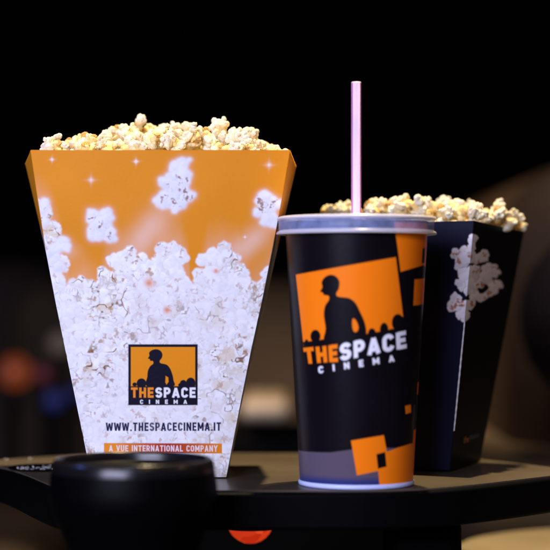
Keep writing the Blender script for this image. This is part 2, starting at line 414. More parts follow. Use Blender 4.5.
# company banner with its gradient
g = np.clip((CX-104)/118, 0, 1); k_ = np.clip(np.abs(g-.55)*2.2, 0, 1)**1.5; gc = np.stack([.40+.42*k_, .03+.24*k_, .02+0*g], -1)
a = cover(sdpoly(CX, CY, [(104,443),(222,443.5),(222,453.5),(104,453)]), .8); C = C*(1-a[..., None])+gc*a[..., None]
C = draw_text(C, CX, CY, 'THE', [(131,387.6),(153.6,387.6),(153.6,397.6),(131,397.6)], (.85,.27,.02), .23, .13)
C = draw_text(C, CX, CY, 'SPACE', [(155.4,387.6),(195.6,387.6),(195.6,397.6),(155.4,397.6)], (.85,.85,.9), .23, .13)
C = draw_text(C, CX, CY, 'CINEMA', [(140,399.8),(187,399.8),(187,403.8),(140,403.8)], (.85,.85,.9), .26, 1.05)
C = draw_text(C, CX, CY, 'WWW.THESPACECINEMA.IT', [(106,422.6),(221,422.3),(221,430.8),(106,431.2)], (.010,.010,.05), .21, .15)
C = draw_text(C, CX, CY, 'A VUE INTERNATIONAL COMPANY', [(109,445.2),(217.5,445.4),(217.5,451.6),(109,451.4)], (.85,.82,.85), .15, .14)
V = np.zeros((NR, NC, 3)); Y0 = yb(pyg); sN = S*2-1; Y2 = Y0-.0025*(1-sN*sN)-.0011*(fbm(pxg, pyg, 75, 900, 2)-.5)*np.minimum(1, (1-np.abs(sN))*5)
V[..., 0] = (pxg-275)/FP*Y2; V[..., 1] = Y2; V[..., 2] = CZ+(HZ-pyg)/FP*Y2
V[..., 2] = np.maximum(V[..., 2], .0006)
front = link('front_panel', grid_mesh('front_panel', V, colors=sample(C, pxg, pyg)), M['print']); par(front, root)
# shell: sides with their creases, back and bottom
nr = 150; pys = np.linspace(150.3, 477, nr)
FL = np.array([fbox(eL(p), p, -.0006) for p in pys]); FR = np.array([fbox(eR(p), p, -.0006) for p in pys])
t = np.linspace(0, 1, nr)[:, None]
CLt = np.array(P(25.4,163.5,1.262)); CRt = np.array(P(296,166,1.262))
CLb = np.array((FL[-1][0]+.001,1.262,FL[-1][2])); CRb = np.array((FR[-1][0]-.001,1.262,FR[-1][2]))
CL = CLt*(1-t)+CLb*t; CR = CRt*(1-t)+CRb*t
RLt = np.array((FL[0][0],1.338,FL[0][2])); RLb = np.array((FL[-1][0],1.302,FL[-1][2]))
RRt = np.array((FR[0][0],1.338,FR[0][2])); RRb = np.array((FR[-1][0],1.302,FR[-1][2]))
RL = RLt*(1-t)+RLb*t; RR = RRt*(1-t)+RRb*t
def side(name, A, B, n, seed, lab):
    s = np.linspace(0, 1, n)[None, :, None]
    V = A[:, None, :]*(1-s)+B[:, None, :]*s
    U = np.linspace(0, 60, n)[None, :]*np.ones((nr, 1)); PY = pys[:, None]*np.ones((1, n))
    c = np.ones((nr, n, 3))*OR
    pm = np.clip((PY-(232+40*(vnoise(U, PY, 11, seed)-.5)))/4, 0, 1)
    pc = popcorn_colour(.85+.2*(vnoise(U, PY, 5, seed+2)-.5), np.clip((vnoise(U, PY, 6, seed+3)-.6)*2, 0, 1), np.clip((vnoise(U, PY, 3, seed+4)-.8)*5, 0, 1))
    c = c*(1-pm[..., None])+pc*pm[..., None]
    o = link(name, grid_mesh(name, V, colors=c), M['print']); par(o, root)
    md = o.modifiers.new('s', 'SOLIDIFY'); md.thickness = .0005; md.offset = 0
    return o
side('side_panel', FL, CL, 24, 61, 0); side('side_panel', CL, RL, 24, 62, 0)
side('side_panel', CR, FR, 24, 63, 0); side('side_panel', RR, CR, 24, 64, 0)
side('back_panel', RL, RR, 60, 65, 0)
bk = np.stack([np.array([fbox(eL(p)*(1-s)+eR(p)*s, p, -.0008) for s in np.linspace(0, 1, 14)]) for p in pys[::6]])
o = link('card_lining', grid_mesh('card_lining', bk), M['cardwhite']); par(o, root)
bot = np.array([[FL[-1], FR[-1]], [RL[-1], RR[-1]]]); bot[..., 2] = .0012
o = link('box_bottom', grid_mesh('box_bottom', bot), M['cardwhite']); par(o, root)
# rim: the bare cut edge of the front card
rimv = np.array([[fbox(31+259*s, 149.95, o_) for s in np.linspace(0, 1, 40)] for o_ in (0, -.0008)])
o = link('cut_edge', grid_mesh('cut_edge', rimv), M['orange_ink']); par(o, root)
# ================================================================== BLACK POPCORN BOX
tc0 = Vector((.1361,1.250,.1731)); tr = Vector((.1825,1.340,.1685)); tl = Vector((.0385,1.3015,.1731)); tb = Vector((.085,1.3915,.170))
bc0 = Vector((.1208,1.262,.0012)); br_ = Vector((.1492,1.330,.0012)); bl_ = Vector((.0545,1.291,.0012)); bb = Vector((.083,1.359,.0012))
dark = thing('popcorn_box', 'black popcorn box behind the cup with a white popcorn cluster printed round its corner', 'popcorn box', loc=(.105,1.31,0))
def face_grid(A, B, Cc, D, nr, nc):       # A top-left, B top-right, Cc bottom-right, D bottom-left
    s = np.linspace(0, 1, nc)[None, :, None]; t = np.linspace(0, 1, nr)[:, None, None]
    A, B, Cc, D = [np.array(q)[None, None] for q in (A, B, Cc, D)]
    return (A*(1-s)+B*s)*(1-t)+(D*(1-s)+Cc*s)*t
ncx = np.arange(440, 510, .4); ncy = np.arange(225, 335, .4); NX_, NY_ = np.meshgrid(ncx, ncy)
cl0 = [(472,243,6,2),(466,250,7,3),(458,254,6,0),(461,262,7,1),(470,258,8,4),(480,260,6,2),(484,254,4,1),(476,270,8,3),(467,277,8,1),(462,285,7,3),(471,289,8,2),(480,283,8,4),(487,277,7,1),(490,268,6,2),(494,265,4,1),(496,272,4,2),(494,284,6,1),(491,292,5,0),(455,306,5.5,4),(463,303,7,2),(472,304,7,1),(466,314,6,0),(475,297,7,2),(457,298,5,1),(482,296,5,1),(461,313,5,2)]
cl = [(x, y, r*1.3, z) for x, y, r, z in cl0]
mm = splat_popcorn(NX_, NY_, cl, 92, 6)
pc = popcorn_colour(mm[1], np.clip(mm[2]*1.2+.25*np.clip((NX_-470)/12, 0, 1), 0, 1), mm[3]*.9, white=(.86,.84,.90), tan=(.45,.30,.20), brown=(.45,.16,.06))  # extra tan on the right paints in the side panel's dimmer, warmer light
aa = boxblur(mm[0], 1)
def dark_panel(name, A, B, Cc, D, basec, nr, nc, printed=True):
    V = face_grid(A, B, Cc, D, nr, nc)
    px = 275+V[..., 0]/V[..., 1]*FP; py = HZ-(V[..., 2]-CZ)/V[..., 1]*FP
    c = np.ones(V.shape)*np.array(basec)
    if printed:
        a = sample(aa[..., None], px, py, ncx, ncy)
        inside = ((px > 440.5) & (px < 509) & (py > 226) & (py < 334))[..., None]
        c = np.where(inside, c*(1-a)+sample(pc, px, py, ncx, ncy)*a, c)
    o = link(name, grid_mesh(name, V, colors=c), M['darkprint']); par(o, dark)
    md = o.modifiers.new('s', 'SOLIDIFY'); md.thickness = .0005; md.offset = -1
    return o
dark_panel('front_panel', tl, tc0, bc0, bl_, (.006,.007,.023), 380, 340)  # navy base paints the bluish screen reflection onto the black card
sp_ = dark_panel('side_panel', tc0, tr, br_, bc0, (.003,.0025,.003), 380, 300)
dark_panel('back_panel', tr, tb, bb, br_, (.006,.006,.01), 8, 8, False)
dark_panel('side_panel', tb, tl, bl_, bb, (.006,.006,.01), 8, 8, False)
o = link('box_bottom', grid_mesh('box_bottom', np.array([[bc0, br_], [bl_, bb]])), M['cardwhite']); par(o, dark)
# worn white edge below the print
def on_edge(t, o=.0): 
    p = tc0.lerp(bc0, t); return p+Vector((.10, -.6, 0)).normalized()*.0007+Vector((o, 0, 0))
rows = []
for i in range(30):
    t_ = .40+.44*i/29; w = .00055*(.6+.5*math.sin(i*1.7)**2)*(1-abs(i/29-.5)*.5)
    rows.append([on_edge(t_, -w), on_edge(t_, w)])
o = link('worn_edge', grid_mesh('worn_edge', np.array(rows)), M['cardwhite']); par(o, dark)
def on_side(px, py, off=0):       # ray to the side panel plane
    n = (tr-tc0).cross(bc0-tc0).normalized(); o_ = Vector((0, 0, CZ)); d = Vector(((px-275)/FP, 1, (HZ-py)/FP))
    if n.y > 0: n = -n
    k = (tc0-o_).dot(n)/d.dot(n); return o_+d*k+n*off
v, f, mi = [], [], []
place_text(v, f, mi, 'the', [(463.3,436),(468.4,435.2),(467.8,442),(462.8,443)], on_side, 0, off=.0006, bold=.01)
place_text(v, f, mi, 'space', [(469,435.6),(478.4,433.8),(477.8,438.6),(468.6,440.6)], on_side, 1, off=.0006, bold=.0)
o = raw_mesh('small_lettering', v, f, mi, [mat('dull_orange_ink', (.45,.12,.02), .5), mat('grey_ink', (.10,.10,.11), .5)]); par(o, dark)
sd = sp_

# ================================================================== CUP
CC = (.0527, 1.184)          # axis
ZB, ZT = .0022, .1695
RB, RT = .0366, .0464
def cupR(z): return RB+(RT-RB)*(z-ZB)/(ZT-ZB)
def cup_tz(px, py):          # pixel -> (theta, z) on the cone, theta 0 faces the viewer, positive to the right
    th = 0; z = .08
    dx = (px-275)/FP; Y = CC[1]-.04
    for _ in range(12):
        z = CZ+(HZ-py)/FP*Y; R = cupR(z); x = dx*Y-CC[0]
        s = max(-.995, min(.995, x/R)); th = math.asin(s); Y = CC[1]-R*math.cos(th)
    return th, z
def cup_pt(th, z, off=0):
    R = cupR(z)+off; return Vector((CC[0]+R*math.sin(th), CC[1]-R*math.cos(th), z))
def fcup(px, py, off=0):
    th, z = cup_tz(px, py); return cup_pt(th, z, off)
cup = thing('drink_cup', 'large black and orange paper cup with tilted cinema emblem and clear plastic lid', 'paper cup', loc=(CC[0], CC[1], 0))
ths = np.concatenate([np.radians(np.arange(-115, 115, .36)), np.radians(np.arange(115, 245, 4))])
nz = 430; zs = np.linspace(ZB+.0005, ZT, nz)
TH, ZZ = np.meshgrid(ths, zs); RR_ = cupR(ZZ)
V = np.stack([CC[0]+RR_*np.sin(TH), CC[1]-RR_*np.cos(TH), ZZ], -1)
U = TH*.0414*1543; W = -(ZZ)*1543           # design plane in photo pixels, unwrapped
def T(pts, n=8):
    out = []
    for i in range(len(pts)):
        a = pts[i]; b = pts[(i+1) % len(pts)]
        for k in range(n):
            q = (a[0]+(b[0]-a[0])*k/n, a[1]+(b[1]-a[1])*k/n)
            th, z = cup_tz(*q); out.append((th*.0414*1543, -z*1543))
    return out
def R_(th0, th1, y0, y1, sl=0):   # a square given by angle (degrees) and photo rows; for squares that run round the edge
    f_ = lambda th, y: (math.radians(th)*.0414*1543, -cup_tz(356.5+70*math.sin(math.radians(min(th, 75))), y)[1]*1543)
    return [f_(th0, y0), f_(th1, y0-sl), f_(th1, y1-sl), f_(th0, y1)]
cb = np.array((.0055,.004,.006)); co = (.97,.215,.006); pu = (.105,.080,.112)
Cc = np.ones(U.shape+(3,))*cb
def pp(C, poly, c, soft=1.0): return blend(C, cover(sdpoly(U, W, poly), soft), c)
Cc = Cc*(1+.5*(fbm(U, W, 40, 8)-.5))[..., None]
# lower violet band
Cc = pp(Cc, [(-200,-cup_tz(300,454)[1]*1543),(T([(330,452.5)],1)[0]),(T([(352,449.5)],1)[0]),(T([(380,447.5)],1)[0]),(60,-cup_tz(400,449)[1]*1543),(60,0),(-200,0)], pu)
Cc = blend(Cc, np.clip((W+13.5)/6, 0, 1)*.85, (.015,.03,.16))
# emblem square
SQ = [(295.8,274.8),(346,265.8),(395.8,257.2),(405,331.5),(356,340.5),(303.6,346)]
Cc = pp(Cc, T(SQ, 6), co, 1.2)
def em(pts):                      # unit square -> tilted square in photo pixels
    out = []
    for u, v_ in pts:
        t0 = (295.8+100*u, 274.8-17.6*u); b0 = (303.6+101.4*u, 347-15.5*u)
        out.append((t0[0]+(b0[0]-t0[0])*v_, t0[1]+(b0[1]-t0[1])*v_))
    return out
def curve(pts, n=4):              # Catmull-Rom smoothing of an outline
    out = []; N = len(pts)
    for i in range(N):
        p0, p1, p2, p3 = [np.array(pts[(i+k-1) % N]) for k in range(4)]
        for k in range(n):
            t = k/n; out.append(tuple(.5*((2*p1)+(-p0+p2)*t+(2*p0-5*p1+4*p2-p3)*t*t+(-p0+3*p1-3*p2+p3)*t**3)))
    return out
Z8 = lambda x, y: (290+x/3.93, 260+y/3.93)     # from the enlarged view
man = [Z8(*q) for q in [(142,330),(140,270),(133,215),(138,180),(152,158),(152,142),(133,137),(128,128),(119,124),(127,106),(124,88),(136,68),(158,58),(180,64),(194,84),(192,112),(182,132),(190,144),(232,150),(258,170),(276,205),(292,240),(300,275),(298,300),(285,340)]]
Cc = pp(Cc, T(curve(man), 1), cb, 1.2)
Cc = pp(Cc, T(curve([Z8(246,232),Z8(258,236),Z8(269,262),Z8(264,280),Z8(252,282),Z8(245,262)]), 1), co, 1.2)
for (x, y, a, b) in [(65,322,7,10),(100,300,20,26),(128,322,12,10),(322,290,16,22),(345,298,12,10),(370,274,17,28),(400,285,14,14),(424,246,24,34),(440,262,22,40)]:
    c0 = Z8(x, y); e = [(c0[0]+a/3.93*math.cos(k*.35), c0[1]+b/3.93*math.sin(k*.35)) for k in range(18)]
    Cc = pp(Cc, T(e, 1), cb, 1.2)
Cc = pp(Cc, T([Z8(50,322),Z8(140,312),Z8(300,290),Z8(380,276),Z8(450,262),Z8(462,290),Z8(300,315),Z8(55,345)], 4), cb, 1.0)
# orange and violet squares
Cc = pp(Cc, T([(394,222),(399.8,271.8)], 1)[:1]+T([(400.6,271.8),(423.2,265.2)], 6)[:7]+R_(62,96,222,268)[1:3][::-1], co)
Cc = pp(Cc, R_(66,74,248,263), cb)
Cc = pp(Cc, R_(54,90,279.5,305.5,2), co)
Cc = pp(Cc, R_(64,72,404,429,1), (.05,.04,.055))
Cc = pp(Cc, T([(405.2,406),(410.8,404.6),(411.2,412.4),(405.8,414)], 2), co)
Cc = pp(Cc, R_(69,100,429,458,1), co)
Cc = pp(Cc, R_(74,110,382,394,1), co)
Cc = pp(Cc, T([(351,440.7),(383.8,435.2),(386.9,452),(386.9,469.2),(356.9,475.3)], 5), co)
Cc = pp(Cc, T([(376.6,455),(386.8,451.8),(398,447.6)], 5)[:11]+R_(60,88,442,489)[:3]+T([(380,489),(379,480)], 3)[:4], co)
Cc = pp(Cc, T([(376.4,454.2),(385.2,452),(386.6,466.6),(378,468.8)], 4), cb)
for (t0, t1, y0, y1) in [(110,140,260,300),(130,165,300,350),(150,200,420,470),(-150,-110,380,430)]:
    Cc = pp(Cc, R_(t0, t1, y0, y1), co)
def tcup(p):
    th, z = cup_tz(*p); return (th*.0414*1543, -z*1543)
Cc = draw_text(Cc, U, W, 'THE', [(303.2,348.4),(337.4,344.6),(338,361.4),(305.6,364)], co, .25, .13, 1.1, tcup)
Cc = draw_text(Cc, U, W, 'SPACE', [(339.8,344.2),(405.8,331),(406.8,347.6),(340,361)], (.85,.85,.92), .25, .13, 1.1, tcup)
Cc = draw_text(Cc, U, W, 'CINEMA', [(318,366.8),(394,355),(394.6,361.4),(318.6,373.4)], (.85,.85,.92), .27, 1.05, 1.0, tcup)
me = grid_mesh('cup_body', V[::-1], closed=True, colors=Cc[::-1])
body = link('cup_body', me, M['cupprint']); par(body, cup)
rimp = [(0,ZB+.004),(RB-.004,ZB+.004),(RB-.0012,.0005),(RB-.0002,0),(RB+.0008,.0003),(RB+.0010,.0014),(RB+.0009,.0024),(RB+.0002,.0031)]
o = link('base_rim', lathe('base_rim', rimp, 160, CC), mat('pale_paper_rim', (.55,.62,.95), .4)); par(o, cup)
# lid
R0 = .0466
def lsub(name, prof, m, parent=None):
    o = link(name, lathe(name, prof, 160, CC), m)
    if parent: o.parent = parent; o.matrix_parent_inverse = Matrix.Identity(4)
    return o
lid = lsub('lid', [(R0+.0036,.1702),(R0+.0046,.1706),(R0+.0049,.1714),(R0+.0044,.1724),(R0+.0028,.1729),(R0+.0006,.1726),(R0-.0008,.1712),(R0-.0016,.1692),(R0-.004,.1684),(.030,.1686),(.012,.1688),(0,.1688)], M['lidrim']); par(lid, cup)
lsub('lid_skirt', [(R0+.0034,.1632),(R0+.0036,.1642),(R0+.0037,.1655),(R0+.0038,.1668),(R0+.0037,.1680),(R0+.0039,.1692),(R0+.0040,.1703)], M['lid'], lid)
lsub('lid_lip', [(R0+.0010,.1620),(R0+.0036,.1611),(R0+.0050,.1613),(R0+.0054,.1621),(R0+.0048,.1630),(R0+.0038,.1635),(R0+.0034,.1640)], M['lidrim'], lid)
# straw
sx, sy = P(356.3, 0, 1.180).x, 1.180
st = thing('drinking_straw', 'pale pink striped plastic straw standing upright in the cup lid', 'straw', loc=(sx, sy, .02))
rs = .0032
ztop = CZ+(HZ-82)/FP*1.18
o = link('straw_tube', lathe('straw_tube', [(rs,.02),(rs,ztop-.0004),(rs-.0003,ztop),(rs-.0007,ztop-.0003),(rs-.0007,.03)], 40, (sx, sy)), M['straw']); par(o, st)
for a in (-1.02, 1.02, 2.4, -2.4):
    th = np.linspace(a-.22, a+.22, 5)
    Vs = np.stack([[(sx+(rs+.00012)*math.sin(q), sy-(rs+.00012)*math.cos(q), z) for q in th] for z in (.03, ztop-.0006)])
    o = link('straw_stripe', grid_mesh('straw_stripe', Vs), M['straw2']); par(o, st)

# ================================================================== TRAY
tray = thing('tray_table', 'dark cinema seat tray with beige top carrying the popcorn boxes and the cup', 'tray table', loc=(0,1.28,0))
plan = [(-.222,1.322),(-.1966,1.302),(-.141,1.149),(-.132,1.143),(-.12,1.141),(.04,1.1395),(.075,1.1425),(.105,1.154),(.135,1.178),(.165,1.208),(.205,1.250),(.222,1.268),(.212,1.29),(.158,1.371),(.13,1.40),(.09,1.418),(-.03,1.424),(-.10,1.42),(-.17,1.40),(-.225,1.352)]
def prism(name, plan, z0, z1, m, bev, parent):
    bm = bmesh.new(); vs = [bm.verts.new((x, y, z1)) for x, y in plan]; f_ = bm.faces.new(vs)
    if f_.normal.z < 0: f_.normal_flip()
    r = bmesh.ops.extrude_face_region(bm, geom=[f_]); ev = [e for e in r['geom'] if isinstance(e, bmesh.types.BMVert)]
    for q in ev: q.co.z = z0
    bmesh.ops.recalc_face_normals(bm, faces=bm.faces)
    if bev:
        ed = [e for e in bm.edges if abs(e.verts[0].co.z-e.verts[1].co.z) < 1e-6]
        bmesh.ops.bevel(bm, geom=ed, offset=bev, segments=4, profile=.5, affect='EDGES')
    o = bm_obj(name, bm, m); par(o, parent); return o
def inset(plan, d):
    cx_ = sum(p[0] for p in plan)/len(plan); cy_ = sum(p[1] for p in plan)/len(plan); out = []
    for x, y in plan:
        l = math.hypot(x-cx_, y-cy_); out.append((x-(x-cx_)/l*d, y-(y-cy_)/l*d))
    return out
def chaikin(p, n):
    for _ in range(n):
        q = []
        for i in range(len(p)):
            a, b = p[i], p[(i+1) % len(p)]
            q += [(a[0]*.75+b[0]*.25, a[1]*.75+b[1]*.25), (a[0]*.25+b[0]*.75, a[1]*.25+b[1]*.75)]
        p = q
    return p
plan = chaikin(plan, 3)
prism('tray_body', plan, -.0245, -.0012, M['black'], .0022, tray)
prism('tray_top', inset(plan, .007), -.0030, -.0002, M['tray'], 0, tray)
bm = bmesh.new()
o = rbox('support_post', (.1015,1.27,-.27), (.048,.10,.49), M['matt'], tray, bev=.01)
# recessed grille at the left end
gx, gy_ = -.1635, 1.288
gr = link('speaker_grille', lathe('speaker_grille', [(.0245,.0006),(.0240,.0014),(.0225,.0012),(.0215,.0004),(0,.0004)], 60, (gx, gy_)), M['matt']); par(gr, tray)
bm = bmesh.new()
for i in range(-7, 8):
    for j in range(-7, 8):
        x = i*.0028+(j % 2)*.0014; y = j*.0026
        if x*x+y*y < .0195**2 and random.random() < .3:
            s_ = bmesh.ops.create_uvsphere(bm, u_segments=8, v_segments=6, radius=.0010)['verts']
            bmesh.ops.transform(bm, matrix=Matrix.Translation((gx+x, gy_+y, .0006)) @ Matrix.Diagonal((1,1,.7,1)), verts=s_)
o = bm_obj('metal_mesh', bm, M['metal'], None, True); o.parent = gr; o.matrix_parent_inverse = Matrix.Identity(4)
bm = bmesh.new()
for k in range(5):
    s_ = bmesh.ops.create_uvsphere(bm, u_segments=8, v_segments=6, radius=random.uniform(.0004,.0007))['verts']
    bmesh.ops.transform(bm, matrix=Matrix.Translation((-.205+random.random()*.03, 1.345+random.random()*.012, .0008)), verts=s_)
o = bm_obj('edge_beads', bm, M['metal'], None, True); par(o, tray)  # tiny metal beads scattered along the left back edge

# ================================================================== CUP HOLDER
hc = (-.0845, 1.090)
M['lip'] = mat('glossy_holder_lip', (.006,.005,.006), .25, spec=.3)
ho = thing('cup_holder', 'empty round black cup holder in front of the orange popcorn box', 'cup holder', loc=(hc[0], hc[1], -.1))
z1 = CZ-(458-HZ)/FP*1.092
prof = [(0,-.125),(.026,-.125),(.029,-.118),(.0315,-.08),(.0345,-.045),(.0390,-.027),(.0440,-.015),(.0482,-.006),(.0503,.001),(.0500,.008),(.0487,z1-.0075),(.0482,z1-.0052),(.0440,z1-.0052),(.044,z1-.02),(.040,-.005),(.030,-.06),(.024,-.11),(0,-.115)]
lip = [(.0487,z1-.0075),(.0484,z1-.0048),(.0479,z1-.0026),(.0472,z1-.0010),(.0466,z1-.0002),(.0461,z1),(.0457,z1-.0006),(.0454,z1-.003),(.0442,z1-.012)]
o = link('holder_cup', lathe('holder_cup', prof, 128, hc), M['rim']); par(o, ho)
o = link('holder_lip', lathe('holder_lip', lip, 128, hc), M['lip']); par(o, ho)
# ================================================================== RED LAMP UNDER THE TRAY
q = P(250.5, 522, 1.30); rl = thing('red_lamp', 'glowing red faceted lamp lens under the tray', 'lamp', loc=tuple(q))
bm = bmesh.new(); bmesh.ops.create_icosphere(bm, subdivisions=3, radius=.0162)
for vv in bm.verts: vv.co.z *= .95; vv.co *= 1+random.uniform(-.012, .012)
bmesh.ops.transform(bm, matrix=Matrix.Translation(q), verts=bm.verts)
o = bm_obj('lens', bm, M['red']); par(o, rl)
nt = M['red'].node_tree; g_ = nt.nodes.new('ShaderNodeTexVoronoi'); g_.inputs['Scale'].default_value = 90
tcn = [n for n in nt.nodes if n.type == 'TEX_COORD'][0]; nt.links.new(tcn.outputs['Object'], g_.inputs['Vector'])
r_ = nt.nodes.new('ShaderNodeValToRGB'); r_.color_ramp.elements[0].color = (.55,.012,.004,1); r_.color_ramp.elements[1].color = (1,.10,.02,1)
nt.links.new(g_.outputs['Color'], r_.inputs[0]); nt.links.new(r_.outputs[0], nt.nodes['Principled BSDF'].inputs['Emission Color'])
o = link('housing', lathe('housing', [(.0,-.0246),(.017,-.0246),(.018,q.z-.004),(.0160,q.z-.0045),(.0150,q.z+.001),(0,q.z+.002)], 40, (q.x, q.y)), M['matt']); par(o, rl)

# ================================================================== POPCORN PIECES
def ico(sub):
    bm = bmesh.new(); bmesh.ops.create_icosphere(bm, subdivisions=sub, radius=1)
    V = np.array([v.co[:] for v in bm.verts]); F = np.array([[v.index for v in f.verts] for f in bm.faces]); bm.free()
    return V/np.linalg.norm(V, axis=1)[:, None], F
ICO = {3: ico(3), 4: ico(4)}
def popcorn_mesh(seed, kind=0):
    """a burst kernel: crumpled, flattened lobes curling out of a small hull"""
    r = np.random.default_rng(seed); VV, FF, CC_ = [], [], []; base = 0
    K = [(r.normal(size=3)*q, r.random()*6.28, q) for q in r.uniform(5, 20, size=9)]
    def add(c, R, sq, sub=4):
        nonlocal base
        D, F = ICO[sub]
        n_ = r.integers(9, 15); dirs = r.normal(size=(n_, 3)); dirs /= np.linalg.norm(dirs, axis=1)[:, None]
        Dw = D+.13*np.sin(D[:, [1,2,0]]*6+r.random()*6)+.06*np.sin(D[:, [2,0,1]]*15+r.random()*6); Dw /= np.linalg.norm(Dw, axis=1)[:, None]
        ds = np.sort(np.arccos(np.clip(Dw@dirs.T, -1, 1)), axis=1)[:, :2]; cell = np.clip((ds[:, 1]-ds[:, 0])/.5, 0, 1)
        rad = 1+.30*(np.sqrt(cell)-.6)
        for k in range(8):
            a = r.normal(size=3)*r.uniform(3, 13); rad += np.sin(D@a+r.random()*6.28)*.26/np.linalg.norm(a)
        q = D*rad[:, None]
        A = r.normal(size=(3, 3)); Q, _ = np.linalg.qr(A)
        q = (q*np.array(sq))@Q.T*R+c
        inn = np.clip((np.linalg.norm(q, axis=1)-.34)/.34, 0, 1)
        t = np.clip(inn*1.1, 0, 1)*(.45+.55*np.clip(cell*2.4, 0, 1))
        t = np.clip(t*(1.12 if kind == 0 else .85), 0, 1)
        white = np.array((.95,.89,.70)); butter = np.array((.90,.66,.24)); 
        C = butter*(1-t)[:, None]+white*t[:, None]
        st = np.clip(np.sin(q@K[0][0]+K[0][1])*1.3-.55, 0, 1)*(.35 if kind == 0 else .7)
        C = C*(1-st[:, None])+np.array((.90,.62,.20))*st[:, None]
        VV.append(q); FF.append(F+base); CC_.append(C); base += len(q)
    nl = r.integers(4, 7)
    up = r.normal(size=3); up /= np.linalg.norm(up)
    for k in range(nl):
        d = r.normal(size=3); d /= np.linalg.norm(d)
        if d@up < -.35: d = -d
        R = r.uniform(.27, .43); add(d*r.uniform(.34, .52), R, (1, r.uniform(.75, 1), r.uniform(.55, .8)))
        for m_ in range(r.integers(1, 4)):
            e = r.normal(size=3); e /= np.linalg.norm(e); add(d*r.uniform(.5, .68)+e*R*.62, r.uniform(.12, .21), (1, .9, .75), 3)
    add(np.zeros(3), .36, (1, .9, .9), 3)
    # hull shell, amber, on the side away from the lobes
    D, F = ICO[3]; q = D*(1+.3*np.sin(D@(r.normal(size=3)*4)))[:, None]*np.array((.22,.20,.15)); q = q-up*.25; VV.append(q); FF.append(F+base); CC_.append(np.array((.60,.33,.08))*(1+.5*np.sin(D@(r.normal(size=3)*9)))[:, None])
    V = np.concatenate(VV); F = np.concatenate(FF).astype(np.int32); C = np.concatenate(CC_)
    me = bpy.data.meshes.new('popcorn')
    me.vertices.add(len(V)); me.vertices.foreach_set('co', V.astype(np.float32).reshape(-1))
    me.loops.add(F.size); me.loops.foreach_set('vertex_index', F.reshape(-1)); me.polygons.add(len(F)); me.polygons.foreach_set('loop_start', np.arange(0, F.size, 3, dtype=np.int32))
    me.update(calc_edges=True); setcol(me, C); smooth(me); me.materials.append(M['pop']); return me
PM = [popcorn_mesh(100+i, i % 3 == 2) for i in range(18)]
LAB = {'o': ('popped corn piece heaped in the orange popcorn box', 'popcorn in the orange box'),
       'b': ('popped corn piece heaped in the black popcorn box', 'popcorn in the black box')}
def piece(p, size, which, label=None, mesh=None, rot=None, stretch=(1,1,1)):
    o = bpy.data.objects.new('popcorn_piece', mesh or random.choice(PM)); col.objects.link(o)
    o.location = p; o.scale = [size*s for s in stretch]
    o.rotation_euler = rot or (random.random()*6.28, random.random()*6.28, random.random()*6.28)
    tag(o, label or LAB[which][0], 'popcorn', LAB[which][1]); return o
placed = []
def ok(p, d):
    for q_ in placed:
        if (q_-p).length < d: return False
    return True
# hand-set pieces along the skyline of the heap (photo column, row, depth, size in pixels across)
sky_o = [(70,143,1.25,16,None),(83,140,1.24,22,'curled buttery popcorn piece at the left end of the orange box heap'),(97,143,1.25,16,None),(107,140,1.25,15,None),
 (117.5,129,1.26,13,'small upright popcorn piece poking up just left of the blocky topmost one'),(126,136,1.245,20,None),(137,141,1.235,19,None),(146,132,1.27,17,None),(118,139,1.235,16,None),(152,133,1.275,17,None),(163,134,1.27,17,None),(175,133,1.275,17,None),(136,130,1.265,22,'blocky topmost popcorn piece of the orange box heap'),(146,139,1.24,18,None),
 (157,139,1.25,17,None),(168,137,1.25,18,None),(180,139,1.24,17,None),(191,132,1.26,17,'knobbly popcorn piece standing up right of the middle of the orange box heap'),(205,137,1.245,19,None),(222,132,1.25,20,'tall popcorn piece with a curled tip on the right of the orange box heap'),
 (235,138,1.25,18,None),(249,142,1.245,21,'buttery popcorn piece with an amber core at the right end of the orange box heap'),(263,150,1.23,12,None),(60,149,1.225,12,None)]
for x, y, Y, s, lb in sky_o:
    p = P(x, y, Y); placed.append(p)
    piece(p, s*Y/FP*.84, 'o', lb)
def in_orange(x, y):
    if not 1.20 < y < 1.325: return False
    return -.148 < x < .0 
n = 0; tries = 0
while n < 150 and tries < 6000:
    tries += 1
    x = random.uniform(-.152, .003); y = random.uniform(1.198, 1.325)
    u = (x+.0745)/.078; w = (y-1.26)/.066
    lim = 1
    if abs(u) > .95 or abs(w) > 1: continue
    h = .2200-.002*abs(u)**3+.0075*(1-w*w)*(1-abs(u)**4)+random.uniform(-.006, .0035)-(.006 if y < 1.212 else 0)
    p = Vector((x, y, h))
    if ok(p, .0118): placed.append(p); piece(p, random.uniform(.0092, .0130), 'o'); n += 1
# black box
sky_b = [(325,212,1.31,14,None),(338,211,1.31,14,None),(349,210,1.31,13,None),(369,206.5,1.30,15,'round yellow popcorn piece just right of the straw'),(380,210,1.295,17,None),(389,209,1.29,20,None),(376,213,1.28,15,None),(358,212,1.29,14,None),(424,207,1.30,18,None),(408,205,1.29,20,'pale popcorn piece standing up behind the cup lid'),(418,205,1.285,20,'tallest pale popcorn piece of the black box heap'),(400,213,1.28,18,None),
 (437,208,1.285,20,'popcorn piece with a brown core left of the box corner'),(429,214,1.28,15,None),(452,210,1.29,19,None),(463,211,1.285,18,None),(447,217,1.27,16,None),(473,214,1.275,17,None),(486,214,1.29,16,None),(482,219,1.275,13,None),(498,211,1.30,15,None),(496,219,1.29,15,None),(506,222,1.305,15,None),(514,221,1.32,15,'popcorn piece spilling over the right rim of the black box'),(519,227,1.33,11,None)]
for x, y, Y, s, lb in sky_b:
    p = P(x, y, Y); placed.append(p); piece(p, s*Y/FP*.90, 'b', lb)
n = 0; tries = 0
